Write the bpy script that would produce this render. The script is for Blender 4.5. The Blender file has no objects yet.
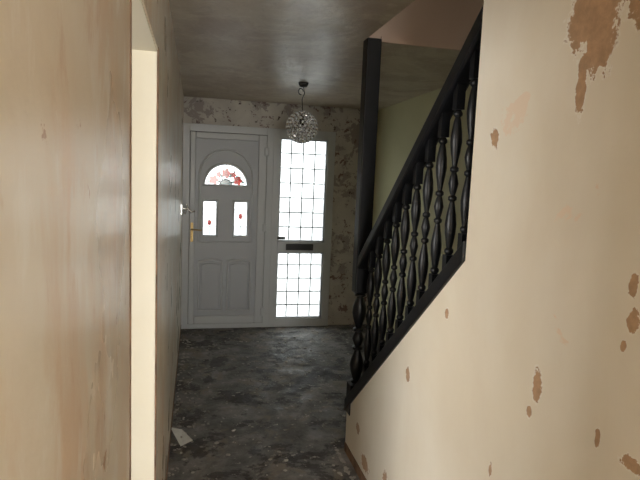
import bpy, bmesh, random
from math import *
from mathutils import Matrix, Vector
random.seed(4)
sc=bpy.context.scene
sc.view_settings.view_transform='Standard'
sc.view_settings.look='None'
# ------------------------------------------------------------------ materials
def newmat(name):
    m=bpy.data.materials.new(name); m.use_nodes=True
    nt=m.node_tree; b=nt.nodes['Principled BSDF']; return m,nt,b
def N(nt,t,**k):
    n=nt.nodes.new(t)
    for a,v in k.items():
        setattr(n,a,v)
    return n
def simple(name,col,rough=.5,metal=0,spec=.5,noise=0,nscale=20,bump=0):
    m,nt,b=newmat(name)
    b.inputs['Roughness'].default_value=rough; b.inputs['Metallic'].default_value=metal
    b.inputs['Specular IOR Level'].default_value=spec
    tc=N(nt,'ShaderNodeTexCoord'); n=N(nt,'ShaderNodeTexNoise'); n.inputs['Scale'].default_value=nscale; n.inputs['Detail'].default_value=5
    nt.links.new(tc.outputs['Object'],n.inputs['Vector'])
    r=N(nt,'ShaderNodeValToRGB')
    r.color_ramp.elements[0].position=.3; r.color_ramp.elements[1].position=.7
    r.color_ramp.elements[0].color=tuple(c*(1-noise) for c in col)+(1,)
    r.color_ramp.elements[1].color=tuple(min(1,c*(1+noise)) for c in col)+(1,)
    nt.links.new(n.outputs['Fac'],r.inputs['Fac']); nt.links.new(r.outputs['Color'],b.inputs['Base Color'])
    if bump:
        bp=N(nt,'ShaderNodeBump'); bp.inputs['Strength'].default_value=bump; bp.inputs['Distance'].default_value=.01
        nt.links.new(n.outputs['Fac'],bp.inputs['Height']); nt.links.new(bp.outputs['Normal'],b.inputs['Normal'])
    return m
def math_(nt,op,a,b=None,c=None,clamp=False):
    n=N(nt,'ShaderNodeMath',operation=op); n.use_clamp=clamp
    for i,v in enumerate((a,b,c)):
        if v is None: continue
        if isinstance(v,(int,float)): n.inputs[i].default_value=v
        else: nt.links.new(v,n.inputs[i])
    return n.outputs[0]
def noise(nt,vec,scale,detail=5,rough=.55,dist=0,stretch=None):
    if stretch:
        mp=N(nt,'ShaderNodeMapping'); mp.inputs['Scale'].default_value=stretch
        nt.links.new(vec,mp.inputs['Vector']); vec=mp.outputs['Vector']
    n=N(nt,'ShaderNodeTexNoise'); n.inputs['Scale'].default_value=scale; n.inputs['Detail'].default_value=detail
    n.inputs['Roughness'].default_value=rough; n.inputs['Distortion'].default_value=dist
    nt.links.new(vec,n.inputs['Vector']); return n.outputs['Fac']
def ramp(nt,fac,stops,interp='LINEAR'):
    r=N(nt,'ShaderNodeValToRGB'); r.color_ramp.interpolation=interp
    e=r.color_ramp.elements
    while len(e)<len(stops): e.new(.5)
    for i,(p,c) in enumerate(stops):
        e[i].position=p; e[i].color=(c if len(c)==4 else tuple(c)+(1,)) if not isinstance(c,(int,float)) else (c,c,c,1)
    nt.links.new(fac,r.inputs['Fac']); return r.outputs['Color']
def mix(nt,f,a,b):
    n=N(nt,'ShaderNodeMix',data_type='RGBA')
    for sock,v in ((n.inputs[0],f),(n.inputs[6],a),(n.inputs[7],b)):
        if isinstance(v,(int,float)): sock.default_value=v
        elif isinstance(v,tuple): sock.default_value=v+(1,) if len(v)==3 else v
        else: nt.links.new(v,sock)
    return n.outputs[2]
def plaster(name,c1,c2,patchcol,rough=.4,patches=(),axis='Y',flakes=(),bump=.25,streak=.5,cloud=1.3,stscale=1.6,stcol=(.62,.50,.40),stains=(),ststretch=None):
    m,nt,b=newmat(name); L=nt.links.new
    tc=N(nt,'ShaderNodeTexCoord'); v=tc.outputs['Object']
    n1=noise(nt,v,cloud,5,.55,.4); col=mix(nt,ramp(nt,n1,[(.35,0.),(.65,1.)]),c1,c2)
    if streak:
        st=ststretch or ((1,5,.6) if axis=='Y' else (5,1,.6))
        n2=noise(nt,v,stscale,6,.6,.3,stretch=st)
        mul=N(nt,'ShaderNodeMix',data_type='RGBA',blend_type='MULTIPLY'); mul.inputs[0].default_value=streak
        L(col,mul.inputs[6]); L(ramp(nt,n2,[(.32,stcol),(.62,(1.,1.,1.))]),mul.inputs[7]); col=mul.outputs[2]
    for s_ in stains:
        sc_,scol,lo,hi,amt=s_[:5]
        ns=noise(nt,v,sc_,7,.62,1.2 if len(s_)<6 else .3,stretch=s_[5] if len(s_)>5 else None)
        col=mix(nt,ramp(nt,ns,[(lo,0.),(hi,amt)]),col,scol)
    edge=noise(nt,v,16,6,.65)
    for (fscale,thr,fcol,fstretch) in flakes:
        n3=noise(nt,v,fscale,7,.68,.4,stretch=fstretch)
        msk=ramp(nt,n3,[(thr-.008,0.),(thr+.008,1.)])
        col=mix(nt,msk,col,fcol)
    if patches:
        sx=N(nt,'ShaderNodeSeparateXYZ'); L(v,sx.inputs[0])
        u=sx.outputs[1] if axis=='Y' else sx.outputs[0]; z=sx.outputs[2]
        acc=None
        for (cu,cv,ru,rv) in patches:
            du=math_(nt,'MULTIPLY',math_(nt,'SUBTRACT',u,cu),1/ru); dv=math_(nt,'MULTIPLY',math_(nt,'SUBTRACT',z,cv),1/rv)
            d=math_(nt,'SQRT',math_(nt,'ADD',math_(nt,'MULTIPLY',du,du),math_(nt,'MULTIPLY',dv,dv)))
            acc=d if acc is None else math_(nt,'MINIMUM',acc,d)
        e2=noise(nt,v,26,8,.75)
        t=math_(nt,'ADD',acc,math_(nt,'MULTIPLY',math_(nt,'SUBTRACT',e2,.5),2.6))
        mask=math_(nt,'LESS_THAN',t,1.0)
        rim=math_(nt,'LESS_THAN',t,1.15)
        col=mix(nt,rim,col,(.82,.77,.68))
        pc=mix(nt,ramp(nt,e2,[(.4,0.),(.6,1.)]),patchcol,tuple(min(1,c*1.3) for c in patchcol))
        col=mix(nt,mask,col,pc)
    L(col,b.inputs['Base Color'])
    rn=noise(nt,v,3,4,.5)
    L(math_(nt,'ADD',math_(nt,'MULTIPLY',rn,.25),rough-.12),b.inputs['Roughness'])
    bp=N(nt,'ShaderNodeBump'); bp.inputs['Strength'].default_value=bump; bp.inputs['Distance'].default_value=.012
    hb=math_(nt,'ADD',noise(nt,v,5,5,.5),math_(nt,'MULTIPLY',edge,.25))
    L(hb,bp.inputs['Height']); L(bp.outputs['Normal'],b.inputs['Normal'])
    return m

brown=(.38,.24,.14)
right_patches=[(1.14,2.05,.085,.11),(1.12,1.97,.055,.08),(1.165,1.88,.016,.07),(.985,2.07,.05,.10),(1.54,1.77,.022,.028),
 (1.232,1.09,.018,.044),(1.255,1.01,.011,.02),(.945,1.43,.012,.026),(.935,1.35,.018,.025),(.955,1.29,.009,.014),(.93,1.63,.007,.014),(.90,1.05,.03,.018),(1.0,1.06,.008,.024),
 (2.1,.80,.022,.033),(2.75,.25,.03,.03),(2.6,.12,.07,.035),(1.42,.75,.009,.02),(2.3,.16,.035,.08),(1.78,1.15,.012,.02)]
M_left=plaster('plaster_left',(.74,.62,.48),(.86,.79,.67),brown,rough=.30,bump=.32,streak=.3,stscale=1.5,cloud=2.2,stcol=(.80,.69,.57),ststretch=(1,2.2,.7),
   stains=[(3.4,(.72,.50,.33),.50,.64,.65,(1,1.5,.6)),(7,(.92,.88,.80),.54,.62,.5,(1,1.6,.7)),(13,(.64,.44,.30),.60,.68,.5,(1,1.3,.7))],flakes=[(9,.67,(.52,.34,.22),(1,1,.7))])
M_right=plaster('plaster_right',(.75,.675,.545),(.81,.755,.65),brown,rough=.45,patches=right_patches,streak=.15,ststretch=(1,2,.7),flakes=[(3,.64,(.78,.64,.50),None)])
M_far=plaster('plaster_far',(.60,.57,.52),(.48,.45,.42),(.12,.07,.07),rough=.7,axis='X',streak=0,cloud=5,flakes=[(6,.55,(.34,.30,.285),None),(9,.60,(.21,.14,.135),None),(13,.64,(.08,.05,.05),None)])
M_stair=plaster('plaster_stair',(.58,.56,.33),(.64,.61,.38),brown,rough=.7,streak=0)
M_ceil=plaster('plaster_ceiling',(.42,.34,.25),(.53,.46,.35),brown,rough=.34,streak=0,bump=.9,cloud=1.6,stains=[(2.2,(.33,.24,.175),.46,.60,.75),(7,(.60,.54,.44),.52,.66,.5),(16,(.30,.23,.18),.55,.68,.4)])
M_jamb=plaster('plaster_jamb',(.76,.71,.58),(.80,.76,.65),brown,rough=.6,streak=0)
M_upper=plaster('plaster_upper',(.56,.42,.34),(.62,.49,.41),brown,rough=.6,streak=0)
M_black=simple('black_gloss_wood',(.006,.0065,.008),.36,noise=.3,nscale=8,bump=.15,spec=.3)
M_tread=simple('stair_tread_dark',(.06,.05,.045),.7,noise=.4)
M_upvc=simple('upvc_white',(.53,.55,.57),.35,noise=.02,nscale=3)
M_upvc2=simple('upvc_panel',(.44,.46,.495),.4,noise=.02,nscale=3)
M_seal=simple('rubber_seal',(.14,.14,.14),.6)
M_lead=simple('lead_came',(.16,.16,.165),.6,metal=.0)
M_brass=simple('brass_handle',(.42,.30,.13),.45,metal=.9)
M_dark=simple('dark_plastic',(.03,.03,.03),.4)
M_chrome=simple('chrome',(.75,.75,.75),.15,metal=1)
M_paper=simple('scrap_paper',(.80,.79,.75),.8,noise=.1)
M_debris=simple('plaster_crumbs',(.38,.35,.31),.9,noise=.4,nscale=8)
M_bare_edge=simple('bare_edge_plaster',(.22,.13,.08),.9,noise=.5,nscale=14)
M_outside=simple('paving',(.6,.6,.6),.9)
def glassmat(name,col,tr=.5):
    m,nt,b=newmat(name); nt.nodes.remove(b)
    o=nt.nodes['Material Output']
    t=N(nt,'ShaderNodeBsdfTransparent'); t.inputs[0].default_value=col+(1,)
    s=N(nt,'ShaderNodeBsdfTranslucent'); s.inputs[0].default_value=col+(1,)
    tc=N(nt,'ShaderNodeTexCoord'); 
    f=ramp(nt,noise(nt,tc.outputs['Object'],30,3),[(0.,max(0,tr-.1)),(1.,min(1,tr+.1))])
    mx=N(nt,'ShaderNodeMixShader'); nt.links.new(f,mx.inputs[0])
    nt.links.new(t.outputs[0],mx.inputs[1]); nt.links.new(s.outputs[0],mx.inputs[2])
    g=N(nt,'ShaderNodeBsdfGlossy'); g.inputs['Roughness'].default_value=.1
    m2=N(nt,'ShaderNodeMixShader'); m2.inputs[0].default_value=.05
    nt.links.new(mx.outputs[0],m2.inputs[1]); nt.links.new(g.outputs[0],m2.inputs[2])
    nt.links.new(m2.outputs[0],o.inputs[0]); return m
M_glass=glassmat('obscure_glass',(.62,.64,.645),.4)
M_gred=glassmat('stained_red',(.45,.006,.006),.6)
M_ggreen=glassmat('stained_teal',(.015,.13,.13),.6)
# floor
def floormat():
    m,nt,b=newmat('stripped_floor'); L=nt.links.new
    tc=N(nt,'ShaderNodeTexCoord'); v=tc.outputs['Object']
    n1=noise(nt,v,3.2,10,.74,.2)
    c=ramp(nt,n1,[(.32,(.05,.046,.044)),(.45,(.125,.116,.11)),(.55,(.20,.188,.178)),(.70,(.33,.31,.285))])
    n2=noise(nt,v,5,8,.7,.6)
    c=mix(nt,ramp(nt,n2,[(.53,0.),(.58,.6)]),c,(.23,.19,.145))
    n3=noise(nt,v,3.0,9,.72,.3)
    c=mix(nt,ramp(nt,n3,[(.52,0.),(.555,.8)]),c,(.036,.031,.029))
    n4=noise(nt,v,18,7,.72,.2)
    c=mix(nt,ramp(nt,n4,[(.60,0.),(.63,.75)]),c,(.42,.39,.35))
    L(c,b.inputs['Base Color'])
    L(ramp(nt,noise(nt,v,7,7,.7),[(.35,.44),(.65,.90)]),b.inputs['Roughness'])
    b.inputs['Specular IOR Level'].default_value=.45
    bp=N(nt,'ShaderNodeBump'); bp.inputs['Strength'].default_value=.9; bp.inputs['Distance'].default_value=.012
    L(math_(nt,'ADD',n1,math_(nt,'MULTIPLY',noise(nt,v,35,5,.6),.3)),bp.inputs['Height']); L(bp.outputs['Normal'],b.inputs['Normal'])
    return m
M_floor=floormat()
# ------------------------------------------------------------------ geometry helpers
def link(o,parent=None):
    sc.collection.objects.link(o)
    if parent: o.parent=parent
    return o
def empty(name,loc=(0,0,0)):
    e=bpy.data.objects.new(name,None); e.location=loc; e.empty_display_size=.1; sc.collection.objects.link(e)
    return e
def mesh_from(name,bm,mat,parent=None,smooth=False):
    bmesh.ops.recalc_face_normals(bm,faces=bm.faces)
    me=bpy.data.meshes.new(name); bm.to_mesh(me); bm.free()
    me.materials.append(mat)
    if smooth:
        for p in me.polygons: p.use_smooth=True
    o=bpy.data.objects.new(name,me); return link(o,parent)
def addbox(bm,x0,x1,y0,y1,z0,z1):
    vs=[bm.verts.new(p) for p in [(x0,y0,z0),(x1,y0,z0),(x1,y1,z0),(x0,y1,z0),(x0,y0,z1),(x1,y0,z1),(x1,y1,z1),(x0,y1,z1)]]
    for f in [(0,1,2,3),(4,5,6,7),(0,1,5,4),(1,2,6,5),(2,3,7,6),(3,0,4,7)]: bm.faces.new([vs[i] for i in f])
def boxes(name,lst,mat,parent=None,bevel=0):
    bm=bmesh.new()
    for b in lst: addbox(bm,*b)
    o=mesh_from(name,bm,mat,parent)
    if bevel:
        md=o.modifiers.new('bevel','BEVEL'); md.width=bevel; md.segments=2
    return o
def prism_yz(name,pts,x0,x1,mat,parent=None,bevel=0):
    bm=bmesh.new()
    a=[bm.verts.new((x0,y,z)) for y,z in pts]; c=[bm.verts.new((x1,y,z)) for y,z in pts]
    bm.faces.new(a); bm.faces.new(c)
    n=len(pts)
    for i in range(n): bm.faces.new([a[i],a[(i+1)%n],c[(i+1)%n],c[i]])
    o=mesh_from(name,bm,mat,parent)
    if bevel:
        md=o.modifiers.new('bevel','BEVEL'); md.width=bevel; md.segments=2
    return o
def bake(o):
    dg=bpy.context.evaluated_depsgraph_get()
    me=bpy.data.meshes.new_from_object(o.evaluated_get(dg))
    n=bpy.data.objects.new(o.name,me); n.matrix_world=o.matrix_world.copy()
    nm=o.name; bpy.data.objects.remove(o); n.name=nm; return n
def plate(name,loops,y,thick,mat,parent=None,bev=0):
    cu=bpy.data.curves.new(name,'CURVE'); cu.dimensions='2D'; cu.fill_mode='BOTH'; cu.extrude=thick/2; cu.bevel_depth=bev
    for lp in loops:
        s=cu.splines.new('POLY'); s.points.add(len(lp)-1); s.use_cyclic_u=True
        for p,(x,z) in zip(s.points,lp): p.co=(x,z,0,1)
    o=bpy.data.objects.new(name,cu); sc.collection.objects.link(o)
    o.matrix_world=Matrix.Translation((0,y,0))@Matrix.Rotation(pi/2,4,'X')
    cu.materials.append(mat)
    bpy.context.view_layer.update()
    n=bake(o); n.data.transform(n.matrix_world); n.matrix_world=Matrix.Identity(4)
    link(n,parent); return n
def tube(name,pts,r,mat,parent=None,cyclic=False,res=2,smooth=True):
    cu=bpy.data.curves.new(name,'CURVE'); cu.dimensions='3D'; cu.bevel_depth=r; cu.bevel_resolution=res; cu.use_fill_caps=True
    s=cu.splines.new('POLY'); s.points.add(len(pts)-1); s.use_cyclic_u=cyclic
    for p,c in zip(s.points,pts): p.co=tuple(c)+(1,)
    cu.materials.append(mat)
    o=bpy.data.objects.new(name,cu); sc.collection.objects.link(o); bpy.context.view_layer.update()
    n=bake(o); link(n,parent); return n
def lathe_bm(bm,prof,cx,cy,z0,seg=16):
    rings=[]
    for z,r in prof:
        rings.append([bm.verts.new((cx+r*cos(2*pi*i/seg),cy+r*sin(2*pi*i/seg),z0+z)) for i in range(seg)])
    for a,b in zip(rings,rings[1:]):
        for i in range(seg): bm.faces.new([a[i],a[(i+1)%seg],b[(i+1)%seg],b[i]])
    bm.faces.new(rings[0]); bm.faces.new(rings[-1])

# ------------------------------------------------------------------ room shell
XL=-.128; XR=.905; XS=1.93; YF=5.74; YB=-2.6; H=2.4
T=.11
bm=bmesh.new(); addbox(bm,-3.2,2.1,YB-.1,YF+.12,-.1,0); mesh_from('floor',bm,M_floor)
boxes('wall_left',[(XL-T,XL,YB,1.155,0,H),(XL-T,XL,1.155,1.95,2.03,H),(XL-T,XL,1.95,YF+.1,0,H)],M_left)
boxes('trim_1',[(XL-T-.002,XL-.004,1.944,1.952,0,2.03),(XL-T-.002,XL-.004,1.15,1.158,0,2.03),(XL-T-.002,XL-.004,1.15,1.952,2.024,2.032)],M_jamb)
SY0=1.67; PY=2.98
def sb(y): return .27+(1.34-.27)*(PY-y)/(PY-1.70)     # bottom line of the string
prism_yz('wall_right',[(YB,0),(PY,0),(PY,sb(PY)),(SY0,sb(SY0)),(SY0,H),(YB,H)],XR,XR+.08,M_right)
boxes('wall_stairs',[(XS,XS+.1,YB,YF,0,4.9)],M_stair)
boxes('wall_far',[(XL,XS+.1,YF,YF+.1,2.135,H),(1.465,XS+.1,YF,YF+.1,0,2.135)],M_far)
boxes('ceiling',[(-3.2,XR,YB,YF+.1,H,H+.25),(XR,XS,2.95,YF+.1,H,H+.25),(XR,XS+.1,YB,.3,H,H+.25)],M_ceil)
boxes('wall_landing',[(XR,XS,2.94,2.95,H,4.9),(XR-.1,XR-.0,YB,2.95,H+.25,4.9),(XR,XS,YB-.1,YB,0,4.9)],M_upper)
boxes('ceiling_landing',[(XR-.1,XS+.1,YB,3.1,4.9,5.0)],M_ceil)
boxes('trim_2',[(XR+.08,XS,2.925,2.942,H-.012,H+.02)],M_upper)
boxes('wall_back',[(XL-T,-.02,YB-.1,YB,0,H),(.80,XR+.1,YB-.1,YB,0,H),(-.02,.80,YB-.1,YB,0,.5),(-.02,.80,YB-.1,YB,2.2,H)],M_jamb)
boxes('wall_side_room',[(-3.2,XL-T,3.0,3.1,0,H),(-3.2,XL-T,YB-.1,YB,0,H),(-3.3,-3.2,YB,3.1,0,.9),(-3.3,-3.2,YB,3.1,2.1,H),(-3.3,-3.2,YB,-.6,.9,2.1),(-3.3,-3.2,1.6,3.1,.9,2.1)],M_jamb)
boxes('ground_outside',[(-30,30,YF+.15,40,-.16,-.1),(-40,-3.4,-40,40,-.16,-.1),(-3.4,30,-40,YB-.2,-.16,-.1)],M_outside)

# ------------------------------------------------------------------ front door & sidelight
D=empty('door_1'); W=empty('window_1')
yf=YF-.0
boxes('frame',[(-.128,-.06,yf-.03,yf+.07,0,2.135),(.73,.80,yf-.03,yf+.07,0,2.135),(-.06,.73,yf-.03,yf+.07,2.06,2.135),(-.06,.73,yf-.03,yf+.07,0,.05)],M_upvc,D,.003)
boxes('sash',[(-.056,.0,yf-.045,yf+.04,.055,2.055),(.64,.726,yf-.045,yf+.04,.055,2.055),(0,.64,yf-.045,yf+.04,1.99,2.055),(0,.64,yf-.045,yf+.04,.055,.14)],M_upvc,D,.008)
boxes('seal',[(-.062,-.054,yf-.025,yf,.05,2.06),(.724,.732,yf-.025,yf,.05,2.06),(-.06,.73,yf-.025,yf,2.053,2.062),(-.06,.73,yf-.025,yf,.049,.056)],M_seal,D)
cx=.31
def arc(c,z,r,a0,a1,n=24): return [(c+r*cos(a0+(a1-a0)*i/n),z+r*sin(a0+(a1-a0)*i/n)) for i in range(n+1)]
fanz=1.52; fr=.215
fan=arc(cx,fanz,fr,0,pi)
def rect(x0,x1,z0,z1): return [(x0,z0),(x1,z0),(x1,z1),(x0,z1)]
l1=rect(.085,.215,1.00,1.35); l2=rect(.405,.535,1.00,1.35)
plate('panel',[rect(-.005,.645,.135,1.995),fan,l1,l2],yf-.01,.03,M_upvc2,D)
plate('fan_glass',[fan],yf,.004,M_glass,D)
plate('light_glass',[l1],yf,.004,M_glass,D); plate('light_glass_b',[l2],yf,.004,M_glass,D)
def ring(name,lp,r,y=yf-.027,mat=M_upvc): return tube(name,[(x,y,z) for x,z in lp],r,mat,D,cyclic=True,res=2)
ring('fan_bead',arc(cx,fanz,fr+.012,0,pi),.014)
for i,l in enumerate((l1,l2)):
    x0,x1=l[0][0],l[1][0]; ring(f'light_bead_{i}',rect(x0-.012,x1+.012,.988,1.362),.013)
sur=[(.04,.93),(.58,.93),(.58,1.62)]+arc(cx,1.62,.27,0,pi)[1:-1]+[(.04,1.62)]
ring('surround_moulding',sur,.011)
for i,(x0,x1) in enumerate(((.045,.285),(.345,.585))):
    mid=(x0+x1)/2
    top=[(x1,.72)]+[(x1-(x1-x0)*t,.72+.02*sin(pi*t)) for t in [k/12 for k in range(1,12)]]+[(x0,.72)]
    lp=[(x0,.2),(x1,.2)]+top
    ring(f'lower_moulding_{i}',lp,.013)
    lp2=[(mid+(x-mid)*.72,.46+(z-.46)*.86) for x,z in lp]
    plate(f'lower_field_{i}',[lp2],yf-.03,.016,M_upvc2,D,bev=.006)
for k in range(1,6):
    a=pi*k/6
    tube(f'fan_lead_{k}',[(cx+.06*cos(a),yf-.006,fanz+.06*sin(a)),(cx+fr*cos(a),yf-.006,fanz+fr*sin(a))],.0035,M_lead,D)
tube('fan_lead_arc',[(x,yf-.006,z) for x,z in arc(cx,fanz,.065,0,pi)],.0045,M_lead,D)
tube('fan_lead_arc_b',[(x,yf-.006,z) for x,z in arc(cx,fanz,.17,0,pi)],.003,M_lead,D)
plate('fan_centre',[arc(cx,fanz,.06,0,pi)],yf-.005,.003,M_ggreen,D)
for k,(a,rr) in enumerate([(pi*.13,.135),(pi*.5,.125),(pi*.87,.135),(pi*.31,.135),(pi*.69,.135)]):
    c=(cx+rr*cos(a),fanz+rr*sin(a)); s=.044 if k<3 else .028
    pts=[(c[0]+s*(1+.18*cos(5*t))*cos(t),c[1]+s*(1+.18*cos(5*t))*sin(t)) for t in [2*pi*i/30 for i in range(30)]]
    plate(f'rose_{k}',[pts],yf-.008,.003,M_gred,D)
    for sgn in (-1,1):
        q=[(c[0]+sgn*(s+.010)+.014*cos(t),c[1]-.016+.010*sin(t)) for t in [2*pi*i/12 for i in range(12)]]
        plate(f'leaf_{k}_{sgn}',[q],yf-.007,.003,M_ggreen,D)
for c in ((.15,1.13),(.47,1.2)):
    pts=[(c[0]+.020*(1+.2*cos(5*t))*cos(t),c[1]+.030*(1+.2*cos(5*t))*sin(t)) for t in [2*pi*i/24 for i in range(24)]]
    plate('rosebud',[pts],yf-.008,.003,M_gred,D)
    tube('stem',[(c[0],yf-.006,1.0),(c[0]+.005,yf-.006,c[1]-.02)],.003,M_ggreen,D)
for x0 in (.15,.47):
    for z in (1.09,1.27): tube('light_lead',[(x0-.065,yf-.005,z),(x0+.065,yf-.005,z)],.0025,M_lead,D)
hb=bmesh.new(); addbox(hb,-.042,-.015,yf-.057,yf-.045,.93,1.13); mesh_from('handle_plate',hb,M_brass,D)
tube('handle_lever',[(-.03,yf-.055,1.06),(-.03,yf-.10,1.06),(-.02,yf-.105,1.06),(.07,yf-.105,1.055)],.008,M_brass,D)
tube('key',[(-.03,yf-.057,.98),(-.03,yf-.09,.98)],.006,M_brass,D)
boxes('hinge',[(.70,.745,yf-.06,yf-.03,.13,.22),(.70,.745,yf-.06,yf-.03,1.05,1.13),(.70,.745,yf-.06,yf-.03,1.85,1.93)],M_upvc,D,.006)
gx0,gx1=.865,1.385
boxes('frame',[(.80,gx0,yf-.03,yf+.07,0,2.135),(gx1,1.465,yf-.03,yf+.07,0,2.135),(gx0,gx1,yf-.03,yf+.07,2.045,2.135),(gx0,gx1,yf-.03,yf+.07,0,.09),(gx0,gx1,yf-.035,yf+.07,.83,.94)],M_upvc,W,.003)
b2=[]
for z0,z1 in ((.09,.83),(.94,2.045)):
    b2+= [(gx0,gx0+.018,yf-.02,yf+.02,z0,z1),(gx1-.018,gx1,yf-.02,yf+.02,z0,z1),(gx0,gx1,yf-.02,yf+.02,z0,z0+.018),(gx0,gx1,yf-.02,yf+.02,z1-.018,z1)]
boxes('glazing_bead',b2,M_upvc,W,.004)
boxes('pane_upper',[(gx0,gx1,yf+.02,yf+.025,.94,2.045)],M_glass,W)
boxes('pane_lower',[(gx0,gx1,yf+.02,yf+.025,.09,.83)],M_glass,W)
lead=[]; lw=.0055
for k in range(1,4):
    x=gx0+(gx1-gx0)*k/4
    lead+= [(x-lw,x+lw,yf+.012,yf+.02,.1,.82),(x-lw,x+lw,yf+.012,yf+.02,.95,2.03)]
for k in range(1,7):
    z=.94+(2.045-.94)*k/7; lead.append((gx0+.01,gx1-.01,yf+.012,yf+.02,z-lw,z+lw))
for k in range(1,5):
    z=.09+(.83-.09)*k/5; lead.append((gx0+.01,gx1-.01,yf+.012,yf+.02,z-lw,z+lw))
boxes('lead_grid',lead,M_lead,W)
boxes('letterbox_plate',[(.96,1.26,yf-.047,yf-.03,.85,.92)],M_dark,W,.004)
boxes('letterbox_flap',[(.98,1.24,yf-.053,yf-.045,.862,.908)],M_dark,W,.003)
boxes('latch',[(.865,.95,yf-.04,yf-.015,.965,.995)],M_dark,W,.004)

# ------------------------------------------------------------------ staircase
S=empty('staircase')
prism_yz('string',[(PY+.02,sb(PY+.02)-.01),(SY0-.0,sb(SY0)-.0),(SY0,sb(SY0)+.07),(PY+.02,sb(PY+.02)+.065)],XR-.012,XR+.085,M_black,S,.004)
def ht(y): return 1.14+(2.20-1.14)*(PY-y)/(PY-1.70)  # top of handrail
prism_yz('handrail',[(PY,ht(PY)),(SY0,ht(SY0)),(SY0,ht(SY0)-.08),(PY,ht(PY)-.08)],XR+.0,XR+.075,M_black,S,.012)
prof0=[(0,.011),(.012,.019),(.022,.019),(.030,.012),(.045,.015),(.09,.022),(.13,.0245),(.17,.020),(.215,.012),(.225,.010),(.232,.018),(.244,.018),(.251,.010),
 (.27,.015),(.30,.021),(.33,.015),(.345,.010),(.352,.018),(.364,.018),(.371,.010),(.385,.012),(.43,.020),(.47,.0245),(.51,.022),(.555,.015),(.57,.011),(.578,.019),(.588,.019),(.60,.011)]
def baluster(name,cx,cy,zb,zt,s=.9,blk=.0165,parent=S):
    bm=bmesh.new(); bb=.11; tb=.09
    addbox(bm,cx-blk,cx+blk,cy-blk,cy+blk,zb-.02,zb+bb); addbox(bm,cx-blk,cx+blk,cy-blk,cy+blk,zt-tb,zt+.02)
    h=(zt-tb)-(zb+bb); 
    lathe_bm(bm,[(z/.60*h,r*s) for z,r in prof0],cx,cy,zb+bb)
    o=mesh_from(name,bm,M_black,parent,smooth=True)
    md=o.modifiers.new('es','EDGE_SPLIT'); md.split_angle=radians(50)
    return o
xc=XR+.038
for i in range(10):
    y=1.76+.112*i
    baluster(f'baluster_{i+1}',xc,y,sb(y)+.05,ht(y)-.07)
boxes('newel_post',[(XR-.005,XR+.078,PY-.075,PY+.008,ht(PY)-.16,H)],M_black,S,.006)
bm=bmesh.new(); addbox(bm,XR-.005,XR+.075,PY-.072,PY+.008,sb(PY)-.02,sb(PY)+.16)
h=ht(PY)-.16-sb(PY)-.16
lathe_bm(bm,[(z/.60*h,r*1.7) for z,r in prof0],xc,PY-.032,sb(PY)+.16,20)
o=mesh_from('newel_turning',bm,M_black,S,smooth=True); md=o.modifiers.new('es','EDGE_SPLIT'); md.split_angle=radians(50)
st=[]
for n in range(12):
    y1=3.02-.225*n; z1=.197*(n+1)
    st.append((XR+.085,XS,y1-.225-.0,y1,0 if n==0 else z1-.22,z1-.03)); st.append((XR+.085,XS,y1-.225,y1+.02,z1-.03,z1))
boxes('steps',st,M_tread,S)
prism_yz('wall_string',[(3.1,.0),(3.1,.18),(2.99,.36),(.45,2.56),(.45,2.3),(3.0,.0)],XS-.03,XS-.002,M_black,S)

# ------------------------------------------------------------------ pendant
P=empty('pendant_light',(.85,4.45,H)); 
def pp(o): o.location=o.location-Vector((.85,4.45,H)); return o
bx,by,bz=.85,4.45,2.045; R=.125
bm=bmesh.new(); lathe_bm(bm,[(-.035,.012),(-.03,.03),(-.01,.04),(0,.042)],bx,by,H,20); pp(mesh_from('ceiling_rose',bm,M_dark,P,True))
pp(tube('cord',[(bx,by,H-.03),(bx+.012,by,H-.08),(bx-.008,by,H-.13),(bx,by,bz+R)],.004,M_dark,P))
pp(tube('hook',[(bx-.02+.02*cos(a),by,H-.07+.025*sin(a)) for a in [k*.5 for k in range(11)]],.004,M_dark,P))
bm=bmesh.new(); bmesh.ops.create_icosphere(bm,subdivisions=3,radius=R,matrix=Matrix.Translation((bx,by,bz)))
pts=[v.co.copy() for v in bm.verts]
o=mesh_from('wire_globe',bm,M_chrome,P); md=o.modifiers.new('w','WIREFRAME'); md.thickness=.006; pp(o)
bm=bmesh.new()
for p in pts: bmesh.ops.create_icosphere(bm,subdivisions=1,radius=.0125,matrix=Matrix.Translation(p))
m,nt,b=newmat('crystal'); b.inputs['Base Color'].default_value=(.8,.82,.85,1); b.inputs['Roughness'].default_value=.08; b.inputs['Metallic'].default_value=.3
pp(mesh_from('crystals',bm,m,P))
bm=bmesh.new(); lathe_bm(bm,[(-.05,.01),(-.045,.02),(0,.02),(.05,.018),(.06,.008)],bx,by,bz+.06,12); pp(mesh_from('lamp_holder',bm,M_dark,P))

# ------------------------------------------------------------------ small things
Hk=empty('coat_hook')
boxes('back_plate',[(XL-.002,XL+.012,5.20,5.26,1.24,1.34)],M_chrome,Hk,.003)
tube('prong',[(XL+.01,5.23,1.30),(XL+.06,5.23,1.30),(XL+.10,5.22,1.27),(XL+.13,5.22,1.28)],.008,M_chrome,Hk)
tube('prong_b',[(XL+.01,5.23,1.27),(XL+.04,5.23,1.25),(XL+.06,5.22,1.31),(XL+.05,5.22,1.34)],.007,M_chrome,Hk)
bm=bmesh.new()
for (cx_,cy_,a,w,l,z) in [(-.062,3.27,.35,.038,.10,.003)]:
    vs=[]
    for sx,sy,dz in ((-1,-1,.0),(1,-1,.02),(1,1,.005),(-1,1,.035)):
        x=sx*w; y=sy*l; vs.append(bm.verts.new((cx_+x*cos(a)-y*sin(a),cy_+x*sin(a)+y*cos(a),z+dz)))
    bm.faces.new(vs)
mesh_from('torn_paper_scrap',bm,M_paper)
bm=bmesh.new()
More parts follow.
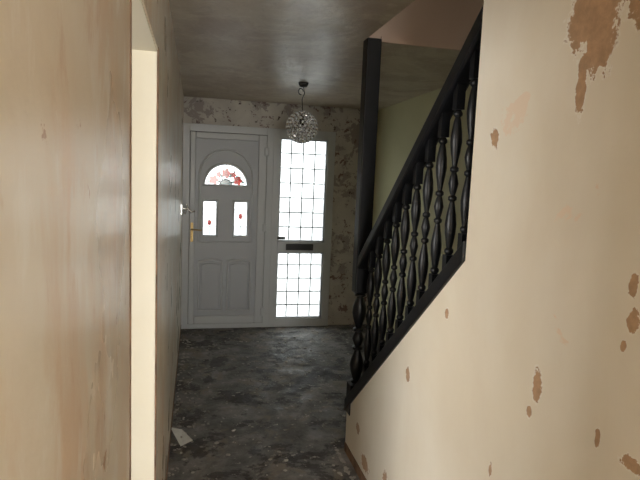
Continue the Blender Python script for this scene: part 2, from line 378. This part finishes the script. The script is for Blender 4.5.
for i in range(620):
    if random.random()<.25: x=XL+abs(random.gauss(0,.06))+.01; y=random.uniform(1.9,5.6)
    elif random.random()<.2: x=XR-abs(random.gauss(0,.05))-.01; y=random.uniform(1.5,2.9)
    else: x=random.uniform(-.1,1.7); y=random.uniform(2.3,5.65)
    if x>XR-.03 and y<3.05: x=XR-.05
    s=random.uniform(.002,.010)
    Mx=Matrix.Translation((x,y,s*.5))@Matrix.Rotation(random.random()*6,4,'Z')@Matrix.Diagonal((s*1.8,s*random.uniform(.8,1.8),s*.5,1))
    bmesh.ops.create_icosphere(bm,subdivisions=1,radius=1,matrix=Mx)
mesh_from('plaster_rubble',bm,M_debris)
boxes('bare_plaster_strip_right',[(XR-.004,XR+.001,YB,PY,0,.055)],M_bare_edge)  # brown strip of rubbed bare plaster at the wall foot, no skirting
boxes('bare_plaster_strip_left',[(XL-.001,XL+.004,YB,1.15,0,.05),(XL-.001,XL+.004,1.955,YF-.04,0,.05)],M_bare_edge)  # matching bare plaster strip along the left wall foot
boxes('trim_3',[(XL-.003,XL+.002,1.945,1.962,0,2.04),(XL-.003,XL+.002,1.143,1.157,0,2.04)],M_bare_edge)

# ------------------------------------------------------------------ light
w=bpy.data.worlds.new('overcast'); sc.world=w; w.use_nodes=True
bg=w.node_tree.nodes['Background']; bg.inputs[0].default_value=(.98,1.0,.98,1); bg.inputs[1].default_value=8.5
def area(name,loc,rot,sx,sy,e,col=(1,1,1),portal=False):
    l=bpy.data.lights.new(name,'AREA'); l.shape='RECTANGLE'; l.size=sx; l.size_y=sy; l.energy=e; l.color=col
    o=bpy.data.objects.new(name,l); o.location=loc; o.rotation_euler=rot; sc.collection.objects.link(o)
    if portal: l.cycles.is_portal=True
    return o
area('daylight_front',(.67,YF+.12,1.05),(radians(-90),0,0),1.6,2.1,20,portal=True)
area('window_light_back',(.39,YB+.03,1.4),(radians(90),0,0),.8,1.6,47,(1,.95,.87))
area('window_light_side',(-3.15,.5,1.5),(0,radians(-90),0),1.2,2.2,70,(1,.96,.90))
area('landing_fill_light',(1.42,-1.5,4.0),(radians(75),0,0),.9,1.2,8.5,(1,.93,.85))  # added fill lamp to lift the dark stairwell header, no window up there
# ------------------------------------------------------------------ camera
th,p,r,h,f=radians(13.174),radians(6.380),radians(2.338),1.621,539.43
R0=Vector((cos(th),-sin(th),0)); F=Vector((sin(th)*cos(p),cos(th)*cos(p),-sin(p))); U0=Vector((sin(th)*sin(p),cos(th)*sin(p),cos(p)))
Rc=cos(r)*R0+sin(r)*U0; Uc=-sin(r)*R0+cos(r)*U0
cam=bpy.data.cameras.new('camera'); cam.lens=f/640*36; cam.sensor_width=36; cam.clip_start=.02
co=bpy.data.objects.new('camera',cam); sc.collection.objects.link(co)
mw=Matrix((( Rc.x,Uc.x,-F.x,0),(Rc.y,Uc.y,-F.y,0),(Rc.z,Uc.z,-F.z,h),(0,0,0,1))); co.matrix_world=mw
sc.camera=co
